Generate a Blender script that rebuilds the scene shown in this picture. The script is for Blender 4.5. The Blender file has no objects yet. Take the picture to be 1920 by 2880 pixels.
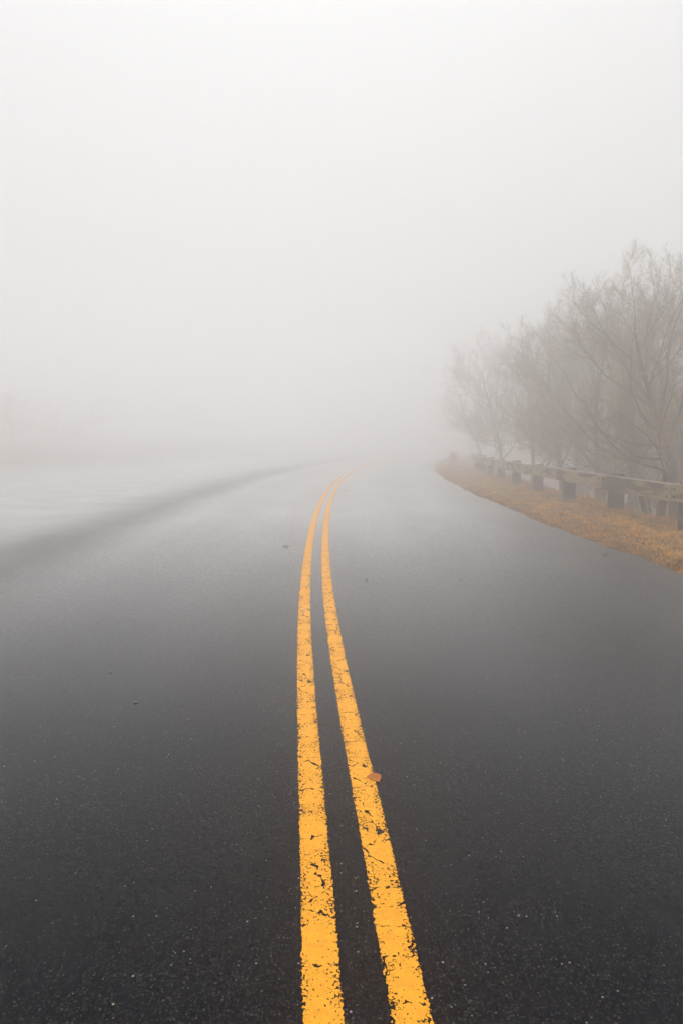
import bpy, bmesh, math, random
import numpy as np
from mathutils import Vector

S = bpy.context.scene
C = S.collection
R = math.radians

# ------------------------------------------------------------------ camera
CAM_H = 1.40
cd = bpy.data.cameras.new('camera')
cd.sensor_fit = 'VERTICAL'; cd.sensor_height = 36.0; cd.lens = 24.0
cd.clip_start = 0.05; cd.clip_end = 2000
cam = bpy.data.objects.new('camera', cd); C.objects.link(cam)
cam.location = (0, 0, CAM_H)
cam.rotation_euler = (R(90 - 5.947), 0, 0)
S.camera = cam

# ------------------------------------------------------------------ sky + sun (thick overcast above the fog)
SUN_EL, SUN_ROT = R(72), R(-6)
w = bpy.data.worlds.new('World'); S.world = w; w.use_nodes = True
wn = w.node_tree; wn.nodes.clear()
sky = wn.nodes.new('ShaderNodeTexSky'); sky.sky_type = 'NISHITA'; sky.sun_disc = False
sky.sun_elevation = SUN_EL; sky.sun_rotation = SUN_ROT
sky.dust_density = 6.0; sky.air_density = 1.0; sky.ozone_density = 1.0
hs = wn.nodes.new('ShaderNodeHueSaturation'); hs.inputs['Saturation'].default_value = 0.06
bg = wn.nodes.new('ShaderNodeBackground'); bg.inputs['Strength'].default_value = 0.13
wo = wn.nodes.new('ShaderNodeOutputWorld')
wn.links.new(sky.outputs[0], hs.inputs['Color'])
# cloud deck of an overcast sky: brightest round the veiled sun, high up ahead
SKY_FLAT, SKY_TOP = 4.2, 50.0
tc = wn.nodes.new('ShaderNodeTexCoord')
dt = wn.nodes.new('ShaderNodeVectorMath'); dt.operation = 'DOT_PRODUCT'
wn.links.new(tc.outputs['Generated'], dt.inputs[0])
dt.inputs[1].default_value = (math.sin(SUN_ROT)*math.cos(SUN_EL), math.cos(SUN_ROT)*math.cos(SUN_EL), math.sin(SUN_EL))
mr = wn.nodes.new('ShaderNodeMapRange'); mr.interpolation_type = 'SMOOTHSTEP'
for i, v in ((1, 0.875), (2, 0.985), (3, SKY_FLAT), (4, SKY_FLAT + SKY_TOP)): mr.inputs[i].default_value = v
wn.links.new(dt.outputs['Value'], mr.inputs[0])
cl = wn.nodes.new('ShaderNodeMix'); cl.data_type = 'RGBA'; cl.inputs[0].default_value = 0.9
wn.links.new(hs.outputs[0], cl.inputs[6]); wn.links.new(mr.outputs[0], cl.inputs[7])
wn.links.new(cl.outputs[2], bg.inputs['Color'])
wn.links.new(bg.outputs[0], wo.inputs['Surface'])
sd = bpy.data.lights.new('sun', 'SUN'); sd.energy = 0.6; sd.angle = R(40); sd.color = (1.0, 0.975, 0.94)
sun = bpy.data.objects.new('sun', sd); C.objects.link(sun)
sdir = Vector((math.sin(SUN_ROT) * math.cos(SUN_EL), math.cos(SUN_ROT) * math.cos(SUN_EL), math.sin(SUN_EL)))
sun.rotation_euler = sdir.to_track_quat('Z', 'Y').to_euler()

# ------------------------------------------------------------------ exposure / render
S.view_settings.view_transform = 'Standard'; S.view_settings.look = 'None'
S.view_settings.gamma = 1.0; S.view_settings.use_curve_mapping = False
S.view_settings.exposure = 0.27
S.render.engine = 'CYCLES'
cy = S.cycles
cy.use_denoising = True
cy.max_bounces = 40; cy.volume_bounces = 32; cy.diffuse_bounces = 3; cy.glossy_bounces = 3
cy.transparent_max_bounces = 8; cy.caustics_reflective = False

HAZE_DENSITY, HAZE_G = 0.0425, 0.76

# ------------------------------------------------------------------ helpers
def tag(o, label=None, cat=None, group=None, kind=None):
    if label: o['label'] = label
    if cat: o['category'] = cat
    if group: o['group'] = group
    if kind: o['kind'] = kind
    return o

def link(o, parent=None):
    C.objects.link(o)
    if parent: o.parent = parent
    return o

def empty(name, loc, rz=0.0):
    o = bpy.data.objects.new(name, None); C.objects.link(o)
    o.location = loc; o.rotation_euler = (0, 0, rz); o.empty_display_size = 0.2
    return o

def np_mesh(name, verts, quads=None, tris=None, mat=None, smooth=False, uv=None, mat_idx=None):
    """verts (n,3); quads (q,4); tris (t,3); uv per vertex (n,2)"""
    me = bpy.data.meshes.new(name)
    verts = np.asarray(verts, np.float32)
    q = np.zeros((0, 4), np.int32) if quads is None else np.asarray(quads, np.int32)
    t = np.zeros((0, 3), np.int32) if tris is None else np.asarray(tris, np.int32)
    me.vertices.add(len(verts)); me.vertices.foreach_set('co', verts.ravel())
    li = np.concatenate([q.ravel(), t.ravel()])
    me.loops.add(len(li)); me.loops.foreach_set('vertex_index', li)
    starts = np.concatenate([np.arange(len(q)) * 4, len(q) * 4 + np.arange(len(t)) * 3]).astype(np.int32)
    me.polygons.add(len(q) + len(t))
    me.polygons.foreach_set('loop_start', starts)
    if smooth: me.polygons.foreach_set('use_smooth', np.ones(len(starts), bool))
    if uv is not None:
        l = me.uv_layers.new(name='UVMap')
        l.data.foreach_set('uv', np.asarray(uv, np.float32)[li].ravel())
    me.update(calc_edges=True); me.validate()
    if mat: me.materials.append(mat)
    return me

def mesh_obj(name, me, parent=None):
    return link(bpy.data.objects.new(name, me), parent)

def bm_obj(name, bm, mat, parent=None, smooth=False):
    me = bpy.data.meshes.new(name); bm.to_mesh(me); bm.free()
    if mat: me.materials.append(mat)
    if smooth:
        for p in me.polygons: p.use_smooth = True
    return link(bpy.data.objects.new(name, me), parent)

# ---- node helpers
class Mat:
    def __init__(s, name):
        s.m = bpy.data.materials.new(name); s.m.use_nodes = True
        s.t = s.m.node_tree; s.t.nodes.clear()
        s.out = s.t.nodes.new('ShaderNodeOutputMaterial')
        s.b = s.t.nodes.new('ShaderNodeBsdfPrincipled')
        s.l(s.b.outputs[0], s.out.inputs['Surface'])
    def l(s, a, b): s.t.links.new(a, b)
    def n(s, typ, ins=None, **kw):
        nd = s.t.nodes.new('ShaderNode' + typ)
        for k, v in kw.items(): setattr(nd, k, v)
        for k, v in (ins or {}).items():
            if hasattr(v, 'is_output') or isinstance(v, bpy.types.NodeSocket): s.l(v, nd.inputs[k])
            else: nd.inputs[k].default_value = v
        return nd
    def math(s, op, a, b=None, c=None, clamp=False):
        ins = {0: a}
        if b is not None: ins[1] = b
        if c is not None: ins[2] = c
        nd = s.n('Math', ins, operation=op); nd.use_clamp = clamp
        return nd.outputs[0]
    def mr(s, v, a, b, c=0.0, d=1.0, interp='LINEAR'):
        return s.n('MapRange', {0: v, 1: a, 2: b, 3: c, 4: d}, interpolation_type=interp).outputs[0]
    def noise(s, vec, scale, detail=2.0, rough=0.5, dist=0.0, dims='3D'):
        return s.n('TexNoise', {'Vector': vec, 'Scale': scale, 'Detail': detail, 'Roughness': rough, 'Distortion': dist}, noise_dimensions=dims).outputs[0]
    def vor(s, vec, scale, feature='F1', dims='2D', rnd=1.0):
        return s.n('TexVoronoi', {'Vector': vec, 'Scale': scale, 'Randomness': rnd}, feature=feature, voronoi_dimensions=dims)
    def mix(s, f, a, b, blend='MIX'):
        nd = s.t.nodes.new('ShaderNodeMix'); nd.data_type = 'RGBA'; nd.blend_type = blend
        for k, v in ((0, f), (6, a), (7, b)):
            if isinstance(v, bpy.types.NodeSocket): s.l(v, nd.inputs[k])
            else:
                nd.inputs[k].default_value = v if k == 0 else (tuple(v) + (1.0,) if len(v) == 3 else v)
        return nd.outputs[2]
    def pos(s): return s.n('NewGeometry').outputs['Position']
    def obj(s): return s.n('TexCoord').outputs['Object']
    def uv(s): return s.n('TexCoord').outputs['UV']
    def scale(s, v, xyz):
        return s.n('VectorMath', {0: v, 1: xyz}, operation='MULTIPLY').outputs[0]
    def set(s, **kw):
        for k, v in kw.items():
            k = {'Base': 'Base Color', 'Rough': 'Roughness', 'Spec': 'Specular IOR Level', 'Normal': 'Normal'}.get(k, k)
            if isinstance(v, bpy.types.NodeSocket): s.l(v, s.b.inputs[k])
            else: s.b.inputs[k].default_value = tuple(v) + (1.0,) if isinstance(v, tuple) and len(v) == 3 else v
    def film(s, amount, rough, normal=None):
        """thin water film: nothing when looked at steeply, mirror-like at grazing angles (Schlick-type fresnel)"""
        f = s.n('LayerWeight', {'Blend': 0.5}).outputs['Facing']
        f = s.math('MULTIPLY', s.math('MINIMUM', s.math('MULTIPLY', s.math('POWER', f, 6.0), 1.18), 0.62), amount, clamp=True)
        g = s.n('BsdfGlossy', {'Color': (1, 1, 1, 1)})
        for k, v in (('Roughness', rough), ('Normal', normal)):
            if isinstance(v, bpy.types.NodeSocket): s.l(v, g.inputs[k])
            elif v is not None: g.inputs[k].default_value = v
        mx = s.n('MixShader', {0: f}); s.l(s.b.outputs[0], mx.inputs[1]); s.l(g.outputs[0], mx.inputs[2])
        s.l(mx.outputs[0], s.out.inputs['Surface'])
    def bump(s, h, strength, dist):
        return s.n('Bump', {'Height': h, 'Strength': strength, 'Distance': dist}).outputs[0]

# ------------------------------------------------------------------ road alignment
KY = np.array([-60, -30, -10, 0, 1.51, 2.19, 3.21, 4.23, 5.99, 8.48, 12.61, 17.0, 20.5, 24.33, 30.73, 36.5, 43.0, 55., 70., 90., 115.])
KX = np.array([9.5, 3.6, 0.95, 0.17, 0.062, 0.015, -0.059, -0.127, -0.223, -0.311, -0.379, -0.345, -0.26, -0.080, 0.400, 1.05, 1.98, 4.35, 8.3, 15.2, 26.5])
def _spline(xs, ys):
    n = len(xs); h = np.diff(xs); A = np.eye(n); r = np.zeros(n)
    for i in range(1, n - 1):
        A[i, i-1] = h[i-1]; A[i, i] = 2*(h[i-1]+h[i]); A[i, i+1] = h[i]
        r[i] = 6*((ys[i+1]-ys[i])/h[i] - (ys[i]-ys[i-1])/h[i-1])
    m = np.linalg.solve(A, r)
    def f(x):
        x = np.asarray(x, float); k = np.clip(np.searchsorted(xs, x) - 1, 0, n - 2)
        a = xs[k+1]-x; b = x-xs[k]; hh = h[k]
        return m[k]*a**3/(6*hh) + m[k+1]*b**3/(6*hh) + (ys[k]/hh-m[k]*hh/6)*a + (ys[k+1]/hh-m[k+1]*hh/6)*b
    return f
_cx = _spline(KY, KX)
yy = np.concatenate([np.arange(-60, 0, 0.5), np.arange(0, 50, 0.1), np.arange(50, 115.01, 0.5)])
xx = _cx(yy)
k_ = np.ones(9) / 9
xx = np.where((yy > 2) & (yy < 48), np.convolve(np.pad(xx, 4, 'edge'), k_, 'valid'), xx)
SS = np.concatenate([[0], np.cumsum(np.hypot(np.diff(xx), np.diff(yy)))]); SS -= np.interp(0, yy, SS)
def road_pt(s, off):
    """world XY of the point at arc length s and lateral offset (right +)"""
    s = np.asarray(s, float); off = np.asarray(off, float); e = 0.75
    x = np.interp(s, SS, xx); y = np.interp(s, SS, yy)
    dx = np.interp(s+e, SS, xx) - np.interp(s-e, SS, xx); dy = np.interp(s+e, SS, yy) - np.interp(s-e, SS, yy)
    L = np.hypot(dx, dy) + 1e-9
    return x + off * dy / L, y - off * dx / L
def road_dir(s):
    x0, y0 = road_pt(s - 0.75, 0); x1, y1 = road_pt(s + 0.75, 0)
    return math.atan2(float(y1 - y0), float(x1 - x0))
def to_road(x, y):
    d = (xx - x)**2 + (yy - y)**2; i = int(np.argmin(d)); s = SS[i]
    px, py = road_pt(s, 0); qx, qy = road_pt(s, 1.0)
    return s, (x - px)*(qx - px) + (y - py)*(qy - py)
S0, S1 = float(SS[0]) + 1, float(SS[-1]) - 1
RIGHT, LEFT = 3.86, -3.43

def wob(a, *fr):
    r = 0
    for i, f in enumerate(fr): r = r + np.sin(a*f + 1.7*i + 0.6) / (1 + 0.5*i)
    return r
def edge_r(s): return RIGHT + 0.035*wob(s, 0.9, 2.3, 5.1) + 0.012*wob(s, 11.0, 17.3, 29.0)
def edge_l(s): return LEFT + 0.02*wob(s, 0.5, 1.7) + 0.006*wob(s, 9.0, 14.0, 23.0)

def ground_z(off, s):
    off = np.asarray(off, float); s = np.asarray(s, float)
    xp = [-120, -60, -36, -26, -24, -4, 3.6, 4.3, 5.2, 6.25, 6.9, 9.0, 12, 17, 30, 60, 120]
    zp = [6.0, 3.0, 1.2, 0.25, -0.05, -0.05, -0.05, 0.02, 0.0, -0.05, -0.17, -0.80, -2.2, -4.2, -6.2, -7.6, -8.2]
    z = np.interp(off, xp, zp)
    m = np.clip((np.abs(off - 0) - 4.2)/1.0, 0, 1) * np.where(off > 0, 1, np.clip((-off-25)/3, 0, 1))
    z = z + m*(0.022*wob(s*1.3 + off, 1.1, 2.7) + 0.02*wob(off*2.1 - s*0.8, 1.3, 3.1) + np.clip((np.abs(off)-7)/10, 0, 1)*0.35*wob(s*0.21+off*0.3, 1.0, 2.2))
    return z

# ------------------------------------------------------------------ materials: road
def asphalt_nodes(m, P, base_lo, base_hi):
    """dark worn asphalt with pale stone flecks; returns colour, bump height"""
    big = m.noise(P, 0.55, 3, 0.55)
    mid = m.noise(P, 7.0, 4, 0.65)
    fine = m.noise(P, 190.0, 3, 0.7)
    agg = m.vor(P, 135.0)
    f = m.math('ADD', m.math('MULTIPLY', big, 0.45), m.math('ADD', m.math('MULTIPLY', mid, 0.25), m.math('MULTIPLY', fine, 0.45)))
    col = m.mix(m.mr(f, 0.38, 0.76), base_lo, base_hi)
    cell = m.n('SeparateColor', {0: agg.outputs['Color']})
    col = m.mix(m.math('MULTIPLY', m.mr(cell.outputs[0], 0.55, 1.0), m.mr(agg.outputs['Distance'], 0.45, 0.2)), col, (base_hi[0]*1.9, base_hi[1]*1.9, base_hi[2]*1.85))
    # every stone of the aggregate has its own tone, a few are much paler
    st = m.vor(P, 105.0); sc_ = m.n('SeparateColor', {0: st.outputs['Color']})
    pale = m.math('MULTIPLY', m.math('POWER', sc_.outputs[0], 6.0), m.mr(st.outputs['Distance'], 0.55, 0.30))
    col = m.mix(pale, col, m.mix(sc_.outputs[1], (0.019, 0.020, 0.024), (0.032, 0.032, 0.032)))
    # pale flecks in three sizes
    for sc, thr, rad, c in ((74.0, 0.84, 0.18, (0.085, 0.083, 0.078)), (44.0, 0.95, 0.115, (0.28, 0.27, 0.255)), (140.0, 0.68, 0.26, (0.046, 0.046, 0.045))):
        v = m.vor(P, sc); cc = m.n('SeparateColor', {0: v.outputs['Color']})
        keep = m.math('GREATER_THAN', cc.outputs[0], thr)
        r = m.math('MULTIPLY', cc.outputs[1], rad)
        mask = m.math('MULTIPLY', keep, m.math('LESS_THAN', v.outputs['Distance'], m.math('ADD', r, rad*0.25)))
        tint = m.mix(cc.outputs[2], (c[0], c[1]*0.9, c[2]*0.72), c)
        col = m.mix(mask, col, tint)
    h = m.math('ADD', m.math('MULTIPLY', agg.outputs['Distance'], -0.9), m.math('MULTIPLY', fine, 0.6))
    return col, h, mid, big

def fine_wet(m, P): return m.noise(P, 38.0, 4, 0.75)
def stone_wet(m, P): return m.n('SeparateColor', {0: m.vor(P, 62.0).outputs['Color']}).outputs[1]
ASPH_LO, ASPH_HI = (0.0009, 0.0012, 0.0026), (0.0048, 0.0056, 0.0086)
def make_asphalt():
    m = Mat('asphalt'); P = m.pos()
    col, h, mid, big = asphalt_nodes(m, P, ASPH_LO, ASPH_HI)
    uv = m.n('SeparateXYZ', {0: m.uv()})
    u = uv.outputs[0]
    wobn = m.math('MULTIPLY', m.math('SUBTRACT', m.noise(P, 0.35, 3), 0.5), 0.9)
    uu = m.math('ADD', u, wobn)
    # traffic polish in the wheel paths, damp seam at the left edge
    wp = m.math('ADD', m.mr(m.math('ABSOLUTE', m.math('SUBTRACT', m.math('ABSOLUTE', uu), 0.95)), 0.1, 0.6, 1, 0, 'SMOOTHSTEP'),
                m.mr(m.math('ABSOLUTE', m.math('SUBTRACT', m.math('ABSOLUTE', uu), 2.6)), 0.1, 0.6, 1, 0, 'SMOOTHSTEP'))
    col = m.mix(m.math('MULTIPLY', wp, 0.35), col, m.mix(1.0, col, (0.62, 0.62, 0.64), 'MULTIPLY'))
    damp = m.mr(uu, -2.3, -3.7, 0, 1, 'SMOOTHSTEP')
    col = m.mix(m.math('MULTIPLY', damp, 0.7), col, (0.004, 0.0045, 0.005))
    nrm = m.bump(h, 0.28, 0.003)
    m.set(Base=col, Rough=0.6, Spec=0.0, Normal=nrm)
    wet = m.math('ADD', m.mr(m.noise(m.scale(P, (1.0, 0.5, 1.0)), 0.6, 5, 0.65), 0.3, 0.7, 0.95, 1.08), m.math('MULTIPLY', wp, 0.05))
    wet = m.math('MULTIPLY', wet, m.math('MULTIPLY', m.mr(fine_wet(m, P), 0.3, 0.7, 0.80, 1.14), m.mr(stone_wet(m, P), 0.0, 1.0, 0.80, 1.17)))
    m.film(m.math('MULTIPLY', wet, m.mr(damp, 0, 1, 1.0, 0.52)), m.mr(mid, 0.3, 0.7, 0.18, 0.27), m.bump(h, 0.08, 0.002))
    return m.m
M_ASPH = make_asphalt()

def make_paint():
    """thermoplastic paint: ragged rims, chips and cross cracks let the road show through"""
    m = Mat('yellow_road_paint'); P = m.pos(); UV = m.uv()
    col, h, mid, big = asphalt_nodes(m, P, (0.0012, 0.0015, 0.0026), (0.0070, 0.0078, 0.0102))
    sp = m.n('SeparateXYZ', {0: UV}); u, v = sp.outputs[0], sp.outputs[1]
    ab = m.math('ABSOLUTE', u)
    edge = m.mr(ab, 0.016, 0.05)                       # 0 in the middle, 1 at the rim
    patch = m.noise(UV, 5.5, 2, 0.5)                  # whole patches that stayed solid or broke up
    patch2 = m.noise(UV, 17.0, 2, 0.5)
    wear = m.math('ADD', m.math('MULTIPLY', edge, 0.36), m.math('ADD', m.mr(patch, 0.36, 0.66, 0.0, 0.42), m.mr(patch2, 0.4, 0.7, -0.12, 0.18)))
    # small angular chips
    warp = m.n('VectorMath', {0: UV, 1: m.scale(m.n('TexNoise', {'Vector': UV, 'Scale': 95.0, 'Detail': 2.0}).outputs[1], (0.012, 0.010, 0))}, operation='ADD').outputs[0]
    chip = m.noise(m.scale(warp, (1.0, 0.8, 1)), 118.0, 2.0, 0.5)
    chips = m.math('GREATER_THAN', chip, m.mr(wear, 0.05, 0.75, 0.685, 0.52))
    # web of fine cracks, cells longer across than along
    web = m.vor(m.scale(warp, (42.0, 62.0, 1.0)), 1.0, 'DISTANCE_TO_EDGE')
    webm = m.math('LESS_THAN', web.outputs['Distance'], m.math('MULTIPLY', m.mr(wear, 0.22, 0.8), m.mr(m.noise(UV, 60.0, 1), 0.45, 0.75, 0.0, 0.20)))
    # cross cracks
    warp2 = m.n('VectorMath', {0: UV, 1: m.scale(m.n('TexNoise', {'Vector': UV, 'Scale': 32.0, 'Detail': 3.0}).outputs[1], (0.05, 0.055, 0))}, operation='ADD').outputs[0]
    cr = m.vor(m.scale(warp2, (5.0, 6.2, 1.0)), 1.0, 'DISTANCE_TO_EDGE')
    crm = m.math('LESS_THAN', cr.outputs['Distance'], m.mr(m.noise(UV, 34.0, 2), 0.40, 0.70, -0.006, 0.046))
    # ragged rim
    rim = m.math('ADD', ab, m.math('ADD', m.math('MULTIPLY', m.math('SUBTRACT', m.noise(UV, 85.0, 2), 0.5), 0.017), m.math('MULTIPLY', m.math('SUBTRACT', m.noise(UV, 9.0, 2), 0.5), 0.010)))
    rimm = m.math('GREATER_THAN', rim, 0.0495)
    hole = m.math('MAXIMUM', m.math('MAXIMUM', chips, crm), m.math('MAXIMUM', webm, rimm))
    tone = m.noise(UV, 30.0, 4, 0.7)
    grime = m.noise(UV, 140.0, 3, 0.6)
    pc = m.mix(m.mr(tone, 0.35, 0.7), (0.58, 0.235, 0.0), (0.68, 0.305, 0.001))
    pc = m.mix(m.mr(grime, 0.58, 0.75, 0, 0.35), pc, (0.36, 0.125, 0.005))
    hh = m.math('ADD', m.math('MULTIPLY', grime, 0.5), m.math('MULTIPLY', h, 0.5))
    m.set(Base=pc, Rough=0.55, Spec=0.2, Normal=m.bump(hh, 0.5, 0.003))
    tr = m.n('BsdfTransparent'); mx = m.n('MixShader', {0: hole})
    m.l(m.b.outputs[0], mx.inputs[1]); m.l(tr.outputs[0], mx.inputs[2]); m.l(mx.outputs[0], m.out.inputs['Surface'])
    return m.m
M_PAINT = make_paint()

def make_pulloff():
    m = Mat('pale_gravelly_pavement'); P = m.pos()
    col, h, mid, big = asphalt_nodes(m, P, (0.11, 0.107, 0.103), (0.20, 0.195, 0.185))
    uv = m.n('SeparateXYZ', {0: m.uv()}); u = uv.outputs[0]
    uu = m.math('ADD', u, m.math('MULTIPLY', m.math('SUBTRACT', m.noise(P, 0.4, 4), 0.5), 1.1))
    col = m.mix(m.mr(uu, -9.0, -22.0, 0, 0.9, 'SMOOTHSTEP'), col, (0.11, 0.062, 0.024))
    damp = m.mr(uu, -3.4, -5.3, 1, 0, 'SMOOTHSTEP')
    col = m.mix(m.math('MULTIPLY', damp, 0.97), col, (0.004, 0.0045, 0.005))
    m.set(Base=col, Rough=0.7, Spec=0.04, Normal=m.bump(h, 0.5, 0.004))
    gr = m.mr(u, -8.0, -21.0, 1.0, 0.12, 'SMOOTHSTEP')          # the outer part is loose gravel and litter, hardly wet
    stn = m.math('MULTIPLY', m.mr(m.noise(P, 30.0, 4, 0.75), 0.3, 0.7, 0.75, 1.2), m.mr(m.noise(P, 1.1, 4, 0.6), 0.35, 0.65, 0.85, 1.1))
    m.film(m.math('MULTIPLY', m.math('MULTIPLY', m.mr(damp, 0, 1, 0.70, 0.50), gr), stn), 0.27, m.bump(h, 0.08, 0.002))
    return m.m
M_PULL = make_pulloff()

def make_soil():
    m = Mat('dead_grass_soil'); P = m.pos()
    a = m.noise(P, 3.0, 4, 0.6); b = m.noise(P, 28.0, 4, 0.7)
    c = m.mix(m.mr(a, 0.35, 0.65), (0.07, 0.030, 0.009), (0.15, 0.070, 0.018))
    c = m.mix(m.mr(b, 0.4, 0.7), c, (0.03, 0.014, 0.006))
    m.set(Base=c, Rough=0.95, Spec=0.05, Normal=m.bump(b, 0.8, 0.03))
    return m.m
M_SOIL = make_soil()

def make_grass():
    m = Mat('dry_grass_blades'); P = m.pos()
    rnd = m.n('NewGeometry').outputs['Random Per Island']
    tone = m.n('SeparateXYZ', {0: m.uv()}).outputs[0]
    a = m.noise(P, 2.4, 3, 0.6)
    c = m.mix(m.mr(tone, 0.05, 0.95), (0.11, 0.040, 0.003), (0.84, 0.400, 0.022))
    c = m.mix(m.mr(a, 0.62, 0.42, 0, 0.5), c, (0.23, 0.088, 0.010))
    c = m.mix(m.mr(rnd, 0.55, 1.0, 0, 0.7), c, (0.30, 0.13, 0.022))
    c = m.mix(m.mr(m.noise(P, 4.5, 3, 0.6), 0.54, 0.62, 0, 0.85), c, (0.070, 0.026, 0.010))
    c = m.mix(m.math('GREATER_THAN', tone, 0.93), c, (0.34, 0.27, 0.05))
    m.set(Base=c, Rough=0.8, Spec=0.1)
    return m.m
M_GRASS = make_grass()

def make_wood(name, dark, pale, top, seed, patch):
    m = Mat(name); P = m.obj()
    oi = m.n('ObjectInfo').outputs['Random']
    Pv = m.n('VectorMath', {0: P, 1: m.n('CombineXYZ', {0: m.math('MULTIPLY', oi, 31.0), 1: m.math('MULTIPLY', oi, 17.0), 2: seed}).outputs[0]}, operation='ADD').outputs[0]
    grain = m.noise(m.scale(Pv, (3.0, 60.0, 60.0)), 1.0, 4, 0.65)
    bigp = m.noise(m.scale(Pv, (0.75, 3.2, 3.6)), 1.0, 3, 0.55, 0.4)
    c = m.mix(m.mr(grain, 0.35, 0.65), dark, (dark[0]*2.0, dark[1]*1.95, dark[2]*1.8))
    sx = m.n('SeparateXYZ', {0: P})
    c = m.mix(m.math('MULTIPLY', m.mr(bigp, patch, patch + 0.07), m.mr(grain, 0.25, 0.6, 0.55, 1.0)), c, pale)
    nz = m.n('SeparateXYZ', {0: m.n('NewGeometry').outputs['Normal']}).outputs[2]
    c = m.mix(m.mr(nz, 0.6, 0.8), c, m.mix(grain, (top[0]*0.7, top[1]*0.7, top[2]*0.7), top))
    streak = m.noise(m.scale(Pv, (14.0, 1.0, 1.2)), 1.0, 2)
    c = m.mix(m.mr(streak, 0.60, 0.72, 0, 0.6), c, (dark[0]*0.7, dark[1]*0.7, dark[2]*0.7))
    m.set(Base=c, Rough=0.85, Spec=0.15, Normal=m.bump(grain, 0.5, 0.006))
    return m.m
M_RAIL = make_wood('weathered_rail_timber', (0.040, 0.028, 0.016), (0.33, 0.265, 0.135), (0.21, 0.17, 0.145), 3.0, 0.425)
M_POST = make_wood('dark_post_timber', (0.034, 0.026, 0.019), (0.16, 0.12, 0.075), (0.14, 0.115, 0.095), 9.0, 0.55)
mm = Mat('rusted_bolt'); mm.set(Base=(0.012, 0.010, 0.009), Rough=0.8, Metallic=0.3); M_BOLT = mm.m

def make_bark(name, lo, hi, moss):
    m = Mat(name); P = m.obj()
    a = m.noise(P, 9.0, 4, 0.65); b = m.noise(P, 1.3, 3, 0.6)
    c = m.mix(m.mr(a, 0.35, 0.65), lo, hi)
    c = m.mix(m.mr(b, 0.55, 0.66, 0, 0.75), c, moss)
    m.set(Base=c, Rough=0.9, Spec=0.08, Normal=m.bump(a, 0.6, 0.02))
    return m.m
M_BARK = make_bark('grey_lichened_bark', (0.070, 0.052, 0.022), (0.18, 0.136, 0.056), (0.36, 0.26, 0.07))
M_TWIG = make_bark('twig_bark', (0.17, 0.115, 0.056), (0.34, 0.240, 0.115), (0.50, 0.35, 0.10))

def make_leaf(name, a, b, wet=0):
    m = Mat(name); P = m.obj()
    n = m.noise(P, 120.0, 4, 0.7); n2 = m.noise(P, 25.0, 3, 0.6)
    c = m.mix(m.mr(n2, 0.3, 0.7), a, b)
    c = m.mix(m.mr(n, 0.60, 0.75, 0, 0.6), c, (a[0]*0.35, a[1]*0.35, a[2]*0.4))
    m.set(Base=c, Rough=0.6, Spec=0.08, Normal=m.bump(n, 0.3, 0.001))
    if wet: m.film(wet, 0.2)
    return m.m
M_LEAF = make_leaf('tan_leaf', (0.26, 0.078, 0.010), (0.36, 0.125, 0.022))
M_LEAFD = make_leaf('brown_leaf', (0.055, 0.026, 0.015), (0.11, 0.050, 0.026))
M_LEAFR = make_leaf('red_brown_leaf', (0.12, 0.042, 0.028), (0.20, 0.080, 0.050))
M_LEAFW = make_leaf('wet_leaf', (0.006, 0.007, 0.0065), (0.01, 0.011, 0.010), 0.9)
M_RUST = make_leaf('rust_red_foliage', (0.34, 0.060, 0.030), (0.50, 0.14, 0.06))

# ------------------------------------------------------------------ setting: ground, road, pull-off
def strip(name, ss, offs_fn, z_fn, mat, parent=None, smooth=True):
    n = len(ss); cols = [f(ss) for f in offs_fn]; k = len(cols)
    V = np.zeros((n, k, 3)); UV = np.zeros((n, k, 2))
    for j, o in enumerate(cols):
        o = np.broadcast_to(o, ss.shape)
        x, y = road_pt(ss, o); V[:, j, 0] = x; V[:, j, 1] = y; V[:, j, 2] = z_fn(o, ss)
        UV[:, j, 0] = o; UV[:, j, 1] = ss
    idx = np.arange(n*k).reshape(n, k)
    q = np.stack([idx[:-1, :-1], idx[:-1, 1:], idx[1:, 1:], idx[1:, :-1]], -1).reshape(-1, 4)
    return mesh_obj(name, np_mesh(name, V.reshape(-1, 3), quads=q, mat=mat, smooth=smooth, uv=UV.reshape(-1, 2)), parent)

ss_g = np.concatenate([np.arange(S0, 0, 1.5), np.arange(0, 45, 0.25), np.arange(45, S1, 1.5)])
offs = np.concatenate([np.linspace(-100, -32, 12), np.linspace(-28, -4, 14), [0], np.arange(3.5, 8.0, 0.2), np.linspace(8.4, 17, 14), np.linspace(20, 75, 12)])
tag(strip('ground', ss_g, [(lambda s, o=o: np.full_like(s, o)) for o in offs], ground_z, M_SOIL), kind='structure')

ss_r = np.concatenate([np.arange(S0, 0, 0.5), np.arange(0, 50, 0.08), np.arange(50, S1, 0.5)])
road_offs = [edge_l] + [(lambda s, o=o: np.full_like(s, o)) for o in np.linspace(-3.2, 3.6, 12)] + [edge_r]
def road_z(o, s): return 0.006*np.sin(s*0.8+o)*0.5 - 0.004*np.clip(np.abs(o)-2.5, 0, 2)
road = tag(strip('road', ss_r, road_offs, road_z, M_ASPH), kind='structure')
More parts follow.
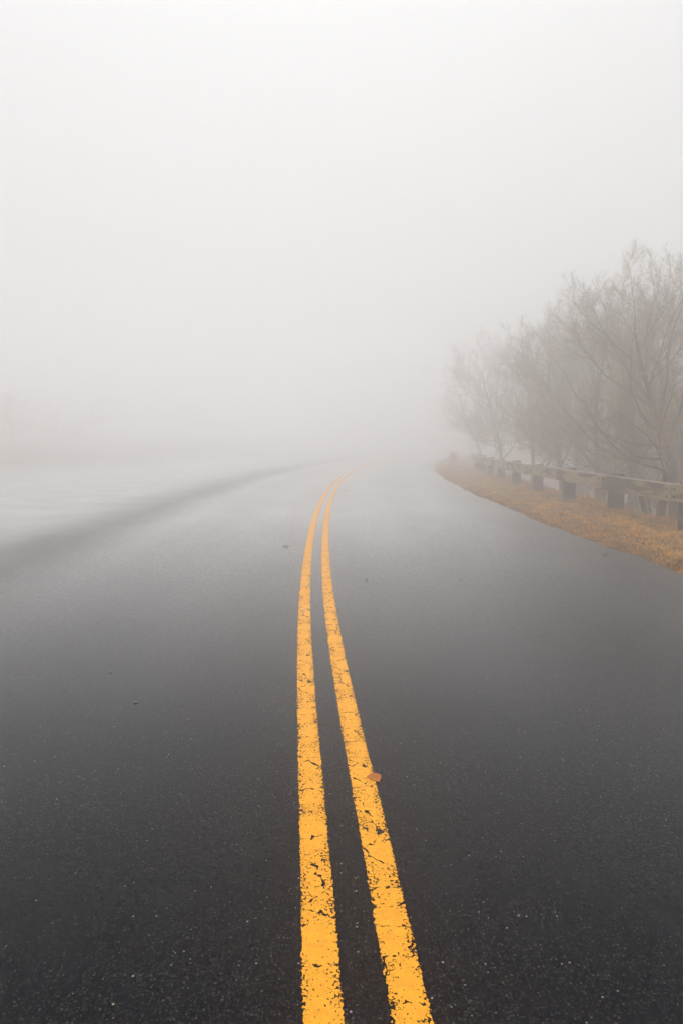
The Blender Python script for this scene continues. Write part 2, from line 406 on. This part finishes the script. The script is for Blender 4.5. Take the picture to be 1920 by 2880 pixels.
# vertical lip of the asphalt at its right edge
lip = strip('road_edge', ss_r, [edge_r, lambda s: edge_r(s) + 0.02], lambda o, s: np.where(o - edge_r(s) > 0.01, -0.06, road_z(o, s)), M_ASPH, road)
def pull_r(s): return edge_l(s) - 0.012*np.clip(wob(s, 1.9, 4.3, 7.7) - 0.75, 0, 1)
pull_offs = [lambda s: -23.0 + 0.8*wob(s, 0.13, 0.4)] + [(lambda s, o=o: np.full_like(s, o)) for o in (-19, -16, -13, -10, -8, -7, -6, -5.2, -4.6, -4.0)] + [pull_r]
tag(strip('pull_off_pavement', ss_r, pull_offs, lambda o, s: np.where(o > -3.6, road_z(o, s), 0.10*np.clip((-o-3.9)/6, 0, 1.6) + 0.004*np.sin(s*0.7+o*2)), M_PULL), kind='structure')

def line_strip(name, c, label):
    n = len(ss_r); hw = 0.058
    V = np.zeros((n, 2, 3)); UV = np.zeros((n, 2, 2))
    for j, sg in enumerate((-1, 1)):
        o = np.full_like(ss_r, c + sg*hw); x, y = road_pt(ss_r, o)
        V[:, j] = np.stack([x, y, road_z(o, ss_r) + 0.004], -1)
        UV[:, j, 0] = sg*hw; UV[:, j, 1] = ss_r + c*7.3
    idx = np.arange(2*n).reshape(n, 2)
    q = np.stack([idx[:-1, 0], idx[:-1, 1], idx[1:, 1], idx[1:, 0]], -1)
    o = mesh_obj(name, np_mesh(name, V.reshape(-1, 3), quads=q, mat=M_PAINT, smooth=True, uv=UV.reshape(-1, 2)), road)
    o['label'] = label
    return o
line_strip('yellow_line', -0.1045, 'left stripe of the cracked double yellow centre line')
line_strip('yellow_line', 0.1085, 'right stripe of the cracked double yellow centre line with a leaf on its edge')

# ------------------------------------------------------------------ dead grass on the verge
def grass():
    rng = np.random.default_rng(5)
    NT, PER = 12000, 38
    ts = 3.5 + 44*rng.random(NT)**1.7; to = 3.72 + 3.15*rng.random(NT)
    tone = rng.random(NT)                                   # every tuft has its own tone
    N = NT*PER
    s = np.repeat(ts, PER) + rng.normal(0, 0.045, N)*(1 + np.repeat(ts, PER)/20); off = np.repeat(to, PER) + rng.normal(0, 0.045, N)
    tn = np.repeat(tone, PER)
    cl = 0.5 + 0.25*wob(s*2.1 + off*1.3, 1.0, 2.3) + 0.25*wob(off*5.0 - s*1.1, 1.0, 1.9)
    keep = (off > edge_r(s) - 0.10 + 0.16*rng.random(N) + 0.05*wob(s, 3.1, 7.7)) & (rng.random(N) < 0.55 + 0.5*cl)
    s, off, cl, tn = s[keep], off[keep], np.clip(cl[keep], 0, 1), tn[keep]; n = len(s)
    x, y = road_pt(s, off); z = ground_z(off, s) - 0.005
    grow = np.clip((off - 3.6)/0.6, 0.4, 1)
    L = (0.03 + 0.07*rng.random(n))*(0.6+0.6*cl+0.6*tn)*grow
    tall = (rng.random(n) < 0.012) & (off > 5.4); L = np.where(tall, L*2.0, L)
    az = rng.random(n)*2*np.pi + 0.0
    tilt = np.where(tall, 0.3, 0.75 + 0.65*rng.random(n))          # matted, lying over
    d = np.stack([np.cos(az)*np.sin(tilt), np.sin(az)*np.sin(tilt), np.cos(tilt)], -1)
    side = np.stack([-np.sin(az), np.cos(az), np.zeros(n)], -1)
    wd = (0.0022 + 0.0028*rng.random(n))[:, None] * (1 + np.clip(s-14, 0, 40)/22)[:, None]
    b = np.stack([x, y, z], -1)
    mid = b + d*L[:, None]*0.55
    d2 = d.copy(); d2[:, 2] -= 0.35; tip = mid + d2*L[:, None]*0.5
    V = np.stack([b - side*wd, b + side*wd, mid + side*wd*0.8, mid - side*wd*0.8, tip], 1)
    i = np.arange(n)*5
    q = np.stack([i, i+1, i+2, i+3], -1); t = np.stack([i+3, i+2, i+4], -1)
    UV = np.repeat(np.stack([tn, cl], -1), 5, 0)
    o = mesh_obj('dry_grass', np_mesh('dry_grass', V.reshape(-1, 3), quads=q, tris=t, mat=M_GRASS, uv=UV))
    tag(o, 'matted straw coloured dead grass along the right road edge', 'grass', kind='stuff')
grass()

# ------------------------------------------------------------------ timber guardrail
def bevel_box(sx, sy, sz, bev, jig=0.0, seed=0):
    bm = bmesh.new(); bmesh.ops.create_cube(bm, size=1.0)
    for v in bm.verts: v.co = Vector((v.co.x*sx, v.co.y*sy, v.co.z*sz))
    long_e = [e for e in bm.edges if abs((e.verts[0].co - e.verts[1].co).x) > sx*0.9] if sx > 1 else [e for e in bm.edges if abs((e.verts[0].co - e.verts[1].co).z) > sz*0.9]
    bmesh.ops.subdivide_edges(bm, edges=long_e, cuts=7, use_grid_fill=True)
    rnd = random.Random(seed)
    for v in bm.verts:
        v.co += Vector((0, rnd.uniform(-jig, jig), rnd.uniform(-jig, jig))) if sx > 1 else Vector((rnd.uniform(-jig, jig), rnd.uniform(-jig, jig), 0))
    sharp = [e for e in bm.edges if len(e.link_faces) == 2 and e.calc_face_angle(0) > 0.9]
    bmesh.ops.bevel(bm, geom=sharp, offset=bev, segments=2, affect='EDGES', profile=0.6)
    return bm

RAIL_OFF, RAIL_T, RAIL_LO, RAIL_HI = 5.69, 0.20, 0.428, 0.708
def guardrail():
    px, py = road_pt(14.0, 6.0)
    root = empty('timber_guardrail', (float(px), float(py), float(ground_z(6.0, 14.0))))
    tag(root, 'weathered brown timber guardrail curving along the grass verge on short thick posts', 'guardrail')
    inv = Vector(root.location)
    first, step = 14.05 - 3*3.08, 3.08
    posts = [first + step*i for i in range(11)]
    for i, s in enumerate(posts):
        a = road_dir(s)
        ox = RAIL_OFF + RAIL_T + 0.128
        x, y = road_pt(s, ox); g = float(ground_z(ox, s)); top = RAIL_HI + 0.022 + 0.012*math.sin(i*2.3)
        h = top - g + 0.35
        p = bm_obj('post', bevel_box(0.27, 0.245, h, 0.012, 0.004, 50+i), M_POST, root)
        p.location = Vector((float(x), float(y), top - h/2)) - inv
        p.rotation_euler = (R(1.0*math.sin(i*1.7)), R(1.2*math.sin(i*2.9)), a)
    for i in range(len(posts)-1):
        s0, s1 = posts[i], posts[i+1]
        x0, y0 = road_pt(s0, RAIL_OFF + RAIL_T/2); x1, y1 = road_pt(s1, RAIL_OFF + RAIL_T/2)
        L = math.hypot(x1-x0, y1-y0) - 0.012; a = math.atan2(y1-y0, x1-x0)
        dz = 0.010*math.sin(i*2.1)
        r = bm_obj('rail', bevel_box(L, RAIL_T, RAIL_HI-RAIL_LO, 0.010, 0.0035, 80+i), M_RAIL, root)
        r.location = Vector(((x0+x1)/2, (y0+y1)/2, (RAIL_LO+RAIL_HI)/2 + dz)) - inv
        r.rotation_euler = (R(0.8*math.sin(i*3.3)), R(0.25*math.sin(i*1.9)), a)
        # two countersunk bolts near each end, on the road side (local +Y)
        for ex in (-L/2 + 0.11, L/2 - 0.11):
            for ez in (-0.065, 0.062):
                bm = bmesh.new()
                bmesh.ops.create_cone(bm, cap_ends=True, segments=12, radius1=0.027, radius2=0.022, depth=0.014)
                bmesh.ops.create_cone(bm, cap_ends=True, segments=6, radius1=0.016, radius2=0.015, depth=0.034)
                b = bm_obj('bolt', bm, M_BOLT, r)
                b.location = (ex, RAIL_T/2 + 0.004, ez); b.rotation_euler = (R(-90), 0, 0)
guardrail()

# ------------------------------------------------------------------ trees
def grow(rng, starts, dirs, lens, rads, nseg, jit, up, taper):
    """vectorised branches -> pts (n,nseg+1,3), radii (n,nseg+1)"""
    n = len(starts); P = np.zeros((n, nseg+1, 3)); P[:, 0] = starts
    d = dirs/np.linalg.norm(dirs, axis=1, keepdims=True); step = (lens/nseg)[:, None]
    for k in range(nseg):
        d = d + rng.normal(0, jit, (n, 3)); d[:, 2] += up
        d /= np.linalg.norm(d, axis=1, keepdims=True)
        P[:, k+1] = P[:, k] + d*step
    t = np.linspace(0, 1, nseg+1)[None]
    return P, rads[:, None]*(1 - (1-taper)*t)

def spawn(rng, P, Rr, per, t0, t1, ang0, ang1, lf0, lf1, lens, rf):
    n, m, _ = P.shape; k = n*per
    par = np.repeat(np.arange(n), per)
    t = t0 + (t1-t0)*((np.tile(np.arange(per), n) + rng.random(k))/per)
    f = t*(m-1); i = np.minimum(f.astype(int), m-2); fr = (f-i)[:, None]
    st = P[par, i]*(1-fr) + P[par, i+1]*fr
    ax = P[par, i+1]-P[par, i]; ax /= np.linalg.norm(ax, axis=1, keepdims=True)+1e-9
    rv = rng.normal(0, 1, (k, 3)); perp = np.cross(ax, rv); perp /= np.linalg.norm(perp, axis=1, keepdims=True)+1e-9
    a = np.radians(ang0 + (ang1-ang0)*rng.random(k))[:, None]
    d = ax*np.cos(a) + perp*np.sin(a)
    L = lens[par]*(lf0+(lf1-lf0)*rng.random(k))*(1.12-0.55*t)
    rr = Rr[par, i]*rf*(0.75+0.4*rng.random(k))
    return st, d, L, rr

def tubes(P, Rr, sides):
    n, m, _ = P.shape
    T = np.zeros_like(P); T[:, 1:-1] = P[:, 2:]-P[:, :-2]; T[:, 0] = P[:, 1]-P[:, 0]; T[:, -1] = P[:, -1]-P[:, -2]
    T /= np.linalg.norm(T, axis=2, keepdims=True)+1e-9
    ref = np.where(np.abs(T[:, :1, 2:3]) > 0.9, np.array([1., 0, 0]), np.array([0, 0, 1.]))
    ref = np.broadcast_to(ref, T.shape)
    A = np.cross(T, ref); A /= np.linalg.norm(A, axis=2, keepdims=True)+1e-9; B = np.cross(T, A)
    ph = np.arange(sides)*2*np.pi/sides
    V = P[:, :, None] + Rr[:, :, None, None]*(A[:, :, None]*np.cos(ph)[:, None] + B[:, :, None]*np.sin(ph)[:, None])
    idx = np.arange(n*m*sides).reshape(n, m, sides); nx = np.roll(idx, -1, 2)
    q = np.stack([idx[:, :-1], nx[:, :-1], nx[:, 1:], idx[:, 1:]], -1).reshape(-1, 4)
    return V.reshape(-1, 3), q

def join(parts):
    vs, qs, o = [], [], 0
    for v, q in parts: vs.append(v); qs.append(q+o); o += len(v)
    return np.concatenate(vs), np.concatenate(qs)

def tree_meshes(seed, H, lean=(0, 0), low=0.16, spread=1.0, stems=1, dens=(16, 8, 8, 6, 2), fat=1.0):
    rng = np.random.default_rng(seed)
    st = np.zeros((stems, 3)); st[:, :2] = rng.normal(0, 0.10*(stems > 1), (stems, 2)); st[:, 2] = -0.35
    d0 = np.tile([lean[0], lean[1], 1.0], (stems, 1)); d0[:, :2] += rng.normal(0, 0.22*(stems > 1), (stems, 2))
    l0 = H*(0.74 + 0.10*rng.random(stems)); r0 = H*0.019*(0.9+0.3*rng.random(stems))/(stems**0.4)
    P0, R0 = grow(rng, st, d0, l0, r0, 14, 0.085, 0.05, 0.22)
    R0[:, 0] *= 1.6; R0[:, 1] *= 1.2
    # low limbs reach out sideways, upper limbs fan upwards
    n1 = max(3, int(dens[0]*0.45/stems)); n2 = max(4, int(dens[0]*0.62/stems))
    a = [spawn(rng, P0, R0, n1, low, 0.50, 55, 88, 0.46*spread, 0.66*spread, l0, 0.32),
         spawn(rng, P0, R0, n2, 0.42, 0.97, 24, 58, 0.60, 0.84, l0, 0.36)]
    a = [np.concatenate(z) for z in zip(*a)]
    P1, R1 = grow(rng, *a, 12, 0.12, 0.06, 0.26)
    trunk = join([tubes(P0, R0, 9), tubes(P1, R1, 6)])
    b = spawn(rng, P1, R1, dens[1], 0.16, 1.0, 24, 58, 0.34, 0.60, a[2], 0.58)
    P2, R2 = grow(rng, *b, 8, 0.11, 0.055, 0.35)
    c = spawn(rng, P2, R2, dens[2], 0.12, 1.0, 22, 55, 0.36, 0.62, b[2], 0.60)
    P3, R3 = grow(rng, c[0], c[1], c[2], np.maximum(c[3], 0.0032*fat), 5, 0.09, 0.055, 0.45)
    e = spawn(rng, P3, R3, dens[3], 0.1, 1.0, 20, 50, 0.40, 0.80, np.maximum(c[2], 0.32), 0.62)
    P4, R4 = grow(rng, e[0], e[1], e[2], np.maximum(e[3], 0.0021*fat), 3, 0.08, 0.05, 0.5)
    tw = [tubes(P2, R2, 5), tubes(P3, R3, 4), tubes(P4, R4, 3)]
    if dens[4]:
        f = spawn(rng, P4, R4, dens[4], 0.2, 1.0, 20, 46, 0.4, 0.8, np.maximum(e[2], 0.20), 0.7)
        P5, R5 = grow(rng, f[0], f[1], f[2], np.maximum(f[3], 0.0016*fat), 2, 0.06, 0.05, 0.6)
        tw.append(tubes(P5, R5, 3))
    crown = join(tw)
    return (np_mesh('trunk', trunk[0], quads=trunk[1], mat=M_BARK, smooth=True),
            np_mesh('crown', crown[0], quads=crown[1], mat=M_TWIG, smooth=True),
            float(np.quantile(crown[0][:, 2], 0.996)))

def plant(name, meshes, x, y, top, rz, label, cat, group, wide=1.0):
    s, off = to_road(x, y); z = float(ground_z(off, s))
    o = empty(name, (x, y, z), rz)
    k = (top - z)/meshes[2]; o.scale = (k*wide, k*wide, k)
    mesh_obj('trunk', meshes[0], o); mesh_obj('crown', meshes[1], o)
    tag(o, label, cat, group)
    return o

TV = [tree_meshes(11, 7.0, (-0.10, 0.02), 0.20, 1.0, 1, (20, 9, 8, 6, 2)), tree_meshes(23, 7.0, (0.06, -0.08), 0.22, 0.92, 1, (18, 10, 9, 6, 2)),
      tree_meshes(37, 6.5, (0.0, 0.05), 0.16, 1.0, 2, (20, 9, 9, 6, 2)), tree_meshes(41, 6.5, (0.05, 0.0), 0.18, 1.0, 3, (24, 9, 8, 6, 2))]
G1 = 'bare trees behind the guardrail'
def from_img(px, Z): return (px-960)/1920*Z, Z
for px, Z, ty, v, rz, wide, label in (
        (1915, 14.0, 715, 0, 0.3, 0.80, 'darkest and nearest bare tree at the right picture edge, just behind the guardrail'),
        (2085, 15.5, 745, 1, 2.2, 1.0, 'bare tree mostly cut off by the right picture edge, only its outer twigs showing'),
        (1775, 19.0, 765, 1, 0.9, 0.95, 'grey forked bare tree left of the dark tree at the right edge'),
        (1690, 22.5, 835, 2, 4.0, 1.0, 'hazy twin trunked bare tree behind the middle guardrail posts'),
        (1585, 25.5, 890, 0, 1.2, 0.85, 'pale bare tree above the middle guardrail, between twin trunked and rounded trees'),
        (1498, 29.5, 925, 3, 3.7, 0.9, 'faded bare tree with a rounded twiggy top, middle of the row'),
        (1415, 35.5, 940, 0, 0.4, 0.72, 'very faded bare tree above the far end of the guardrail'),
        (1368, 46.0, 1010, 2, 2.9, 0.8, 'faintest bare tree at the left end of the row, almost lost in fog'),
        (1840, 23.5, 800, 3, 5.0, 1.0, 'bare tree in the second row, seen through the dark tree at the right edge'),
        (1640, 31.0, 885, 1, 3.1, 1.0, 'hazy bare tree in the second row, between the twin trunked and pale trees'),
        (1930, 29.0, 820, 2, 1.6, 1.0, 'blurred bare tree deep behind the right edge tree')):
    x, y = from_img(px, Z)
    plant('bare_tree', TV[v], x, y, 1.4 + (1240-ty)/1920*Z, rz, label, 'tree', G1, wide)
G2 = 'trees lost in the fog on the left'
for px, Z, ty, v, rz, label in (
        (30, 55.0, 1100, 1, 0.5, 'nearest of the foggy left trees, a pinkish smudge at the left picture edge'),
        (190, 60.0, 1125, 2, 2.5, 'barely visible tree in fog, right of the smudge at the left edge'),
        (-110, 56.0, 1080, 3, 1.4, 'fog veiled tree at the far left, cut by the picture edge')):
    x, y = from_img(px, Z)
    plant('bare_tree', TV[v], x, y, 1.4 + (1240-ty)/1920*Z, rz, label, 'tree', G2, 1.3)

# low bare shrubs on the slope behind the rail
SV = [tree_meshes(61, 2.2, (0.1, 0), 0.08, 1.0, 5, (20, 5, 4, 3, 0)), tree_meshes(67, 2.2, (-0.1, 0.1), 0.08, 1.1, 4, (20, 5, 4, 3, 0))]
G3 = 'bare shrubs on the slope behind the guardrail'
for px, Z, ty, v, rz, label in (
        (1880, 17.0, 1225, 0, 0.2, 'tangled bare shrub at the foot of the dark right edge tree'),
        (1700, 20.5, 1245, 1, 1.9, 'bare shrub left of the forked tree trunk, behind the rail'),
        (1810, 24.0, 1215, 1, 0.8, 'hazy bare shrub between the forked tree and the dark tree'),
        (1950, 21.0, 1200, 1, 2.7, 'bare shrub at the right picture edge behind the dark trunk')):
    x, y = from_img(px, Z)
    plant('bare_shrub', SV[v], x, y, 1.4 + (1240-ty)/1920*Z, rz, label, 'shrub', G3, 1.5)

# broken two stemmed stump behind the rail
def stump():
    rng = np.random.default_rng(3)
    x, y = from_img(1850, 14.3); s, off = to_road(x, y); z = float(ground_z(off, s))
    root = empty('broken_stump', (x, y, z)); tag(root, 'dark broken stump with splintered top poking above the rail', 'stump')
    top = 0.80 - z
    def stem(bx, lean, h, r):
        n = 7; t = np.linspace(0, 1, n)
        P = np.stack([bx + lean*t*h, 0.03*np.sin(t*3), -0.4 + (h+0.4)*t], -1)[None]
        V, q = tubes(P, (r*(1.25-0.45*t))[None], 10)
        V = V.reshape(n, 10, 3); V[-1, :, 2] += rng.uniform(-0.16, 0.12, 10)
        V = V.reshape(-1, 3); c = len(V); V = np.vstack([V, [[P[0, -1, 0], P[0, -1, 1], h-0.12]]])
        tr = np.array([[c-10+i, c-10+(i+1) % 10, c] for i in range(10)])
        return mesh_obj('stem', np_mesh('stem', V, quads=q, tris=tr, mat=M_BARK, smooth=False), root)
    stem(0.06, 0.12, top, 0.085); stem(-0.10, -0.42, top*0.70, 0.06)
stump()

# small rust coloured shrub on the far verge
def rust_shrub():
    x, y = from_img(1271, 37.0); s, off = to_road(x, y); z = float(ground_z(off, s))
    root = empty('rust_shrub', (x, y, z)); tag(root, 'small rust red leafy shrub glowing faintly at the far tip of the verge', 'shrub')
    rng = np.random.default_rng(8)
    n = 7; st = np.zeros((n, 3)); st[:, :2] = rng.normal(0, 0.05, (n, 2)); st[:, 2] = -0.1
    d = rng.normal(0, 0.3, (n, 3)); d[:, 2] = 1
    P, Rr = grow(rng, st, d, np.full(n, 0.95), np.full(n, 0.012), 6, 0.12, 0.02, 0.4)
    v, q = tubes(P, Rr, 5); mesh_obj('stem', np_mesh('stem', v, quads=q, mat=M_TWIG), root)
    m = 900; k = rng.integers(0, n, m); j = rng.integers(1, 6, m)
    c = P[k, j] + rng.normal(0, 0.09, (m, 3)); a = rng.normal(0, 1, (m, 3)); a /= np.linalg.norm(a, axis=1, keepdims=True)
    b = np.cross(a, rng.normal(0, 1, (m, 3))); b /= np.linalg.norm(b, axis=1, keepdims=True)
    V = np.stack([c-a*0.035, c+b*0.018, c+a*0.035, c-b*0.018], 1).reshape(-1, 3); i = np.arange(m)*4
    mesh_obj('foliage', np_mesh('foliage', V, quads=np.stack([i, i+1, i+2, i+3], -1), mat=M_RUST), root)
rust_shrub()

# ------------------------------------------------------------------ fallen leaves on the asphalt
def leaf_obj(name, loc, outline, curl, mat, label, rz=0.0, lift=0.0, stem=None):
    """outline: list of (x,y) in metres round the leaf; curl(x,y)->z; thin solid with a midrib stem"""
    bm = bmesh.new(); n = len(outline); rings = 5
    cx = sum(p[0] for p in outline)/n; cy_ = sum(p[1] for p in outline)/n
    rowsT, rowsB = [], []
    for side, rows in ((0.0004, rowsT), (-0.0004, rowsB)):
        c = bm.verts.new((cx, cy_, curl(cx, cy_)+lift+side))
        rr = []
        for k in range(1, rings+1):
            f = k/rings
            rr.append([bm.verts.new((cx+(p[0]-cx)*f, cy_+(p[1]-cy_)*f, curl(cx+(p[0]-cx)*f, cy_+(p[1]-cy_)*f)+lift+side)) for p in outline])
        rows.append(c); rows.append(rr)
    for rows, flip in ((rowsT, False), (rowsB, True)):
        c, rr = rows
        for i in range(n):
            j = (i+1) % n
            f = [c, rr[0][i], rr[0][j]]; bm.faces.new(f[::-1] if flip else f)
            for k in range(rings-1):
                f = [rr[k][i], rr[k+1][i], rr[k+1][j], rr[k][j]]; bm.faces.new(f[::-1] if flip else f)
    for i in range(n):
        j = (i+1) % n
        bm.faces.new([rowsB[1][-1][i], rowsB[1][-1][j], rowsT[1][-1][j], rowsT[1][-1][i]])
    o = empty(name, loc, rz); tag(o, label, 'leaf', 'fallen leaves on the asphalt')
    bm_obj('blade', bm, mat, o, smooth=True)
    if stem:
        P = np.array([[(x, y, curl(x, y)+lift) for x, y in stem]]); v, q = tubes(P, np.linspace(0.0011, 0.0007, len(stem))[None], 6)
        mesh_obj('stem', np_mesh('stem', v, quads=q, mat=mat, smooth=True), o)
    return o

def img_ground(px, py, z=0.0):
    th = math.atan(200/1920); a = th + math.atan((py-1440)/1920); D = (CAM_H-z)/math.tan(a)
    Zc = D*math.cos(th) + (CAM_H-z)*math.sin(th)
    return (px-960)/1920*Zc, D

def oval(L, W, n=22, wav=0.06, seed=0, point=1.6):
    r = random.Random(seed); o = []
    for i in range(n):
        t = 2*math.pi*i/n; c, s = math.cos(t), math.sin(t)
        k = 1 + r.uniform(-wav, wav)
        o.append((L/2*c*k, W/2*s*abs(s)**(point-1)*k*(1-0.25*c)))
    return o

# the big tan leaf: broad blade, blunt base to the left, tip with stalk towards the camera
lx, ly = img_ground(1051, 2192)
leaf_obj('fallen_leaf', (lx, ly, 0.0062),
         [(-0.031, 0.004), (-0.027, 0.016), (-0.017, 0.030), (-0.006, 0.036), (0.008, 0.036), (0.020, 0.028), (0.028, 0.014),
          (0.030, 0.001), (0.027, -0.014), (0.023, -0.027), (0.021, -0.040), (0.012, -0.033), (0.002, -0.029), (-0.010, -0.021), (-0.021, -0.010), (-0.028, -0.002)],
         lambda x, y: 0.0015 + 5.5*max(0, x+0.0)**2 + 3.0*min(0, x+0.01)**2 + 2.0*max(0, y-0.01)**2, M_LEAF,
         'large tan leaf lying on the right edge of the yellow line', stem=[(0.021, -0.038), (0.023, -0.047), (0.022, -0.056)])
def small_leaf(px, py, L, W, mat, rz, kx, label, seed):
    x, y = img_ground(px, py)
    leaf_obj('fallen_leaf', (x, y, 0.004), oval(L, W, seed=seed), lambda a, b: 0.004 + kx*abs(b)**1.3 + 1.2*kx*max(0, a)**2, mat, label, rz,
             stem=[(L/2*0.95, 0), (L/2+L*0.12, 0.004), (L/2+L*0.26, 0.002)])
small_leaf(805, 1537, 0.100, 0.055, M_LEAFD, 0.15, 0.7, 'curled dark brown leaf alone on the left lane', 1)
small_leaf(1030, 1633, 0.042, 0.036, M_LEAFD, 1.1, 0.9, 'tiny curled brown leaf a little right of the double line', 2)
small_leaf(1295, 1630, 0.030, 0.030, M_LEAFD, 0.4, 1.0, 'dark speck of a leaf alone in the middle of the right lane', 3)
small_leaf(1698, 1556, 0.115, 0.080, M_LEAFR, 0.25, 0.9, 'curled reddish brown leaf near the grass edge on the right', 4)
small_leaf(383, 1978, 0.030, 0.024, M_LEAFW, 0.3, 0.02, 'small dark wet leaf stuck flat to the left lane', 5)
small_leaf(311, 1893, 0.018, 0.020, M_LEAFW, 1.0, 0.02, 'smaller dark wet leaf scrap, farther and left of the flat wet leaf', 6)
small_leaf(427, 1578, 0.030, 0.030, M_LEAFD, 0.9, 1.0, 'dark leaf speck on the left lane near the damp seam', 7)

# ------------------------------------------------------------------ fog: one closed box round the scene
m = bpy.data.materials.new('fog'); m.use_nodes = True; nt = m.node_tree; nt.nodes.clear()
pv = nt.nodes.new('ShaderNodeVolumePrincipled'); mo = nt.nodes.new('ShaderNodeOutputMaterial')
pv.inputs['Color'].default_value = (1.0, 0.993, 0.993, 1); pv.inputs['Density'].default_value = HAZE_DENSITY
pv.inputs['Anisotropy'].default_value = HAZE_G
pv.inputs['Density Attribute'].default_value = ''; pv.inputs['Temperature Attribute'].default_value = ''
nt.links.new(pv.outputs[0], mo.inputs['Volume'])
bm = bmesh.new(); bmesh.ops.create_cube(bm, size=1.0)
dg = bpy.context.evaluated_depsgraph_get()
lo = np.array([1e9]*3); hi = -lo
for o in S.objects:
    if o.type == 'MESH':
        for c in o.bound_box:
            p = np.array(o.matrix_world @ Vector(c)); lo = np.minimum(lo, p); hi = np.maximum(hi, p)
top_objs = max(hi[2], 7.5)
x0, x1, y0, y1, z0, z1 = lo[0]-15, hi[0]+15, lo[1]-15, hi[1]+15, -10.5, top_objs + 1.0
for v in bm.verts:
    v.co = Vector((x0 if v.co.x < 0 else x1, y0 if v.co.y < 0 else y1, z0 if v.co.z < 0 else z1))
tag(bm_obj('haze', bm, m), kind='stuff')
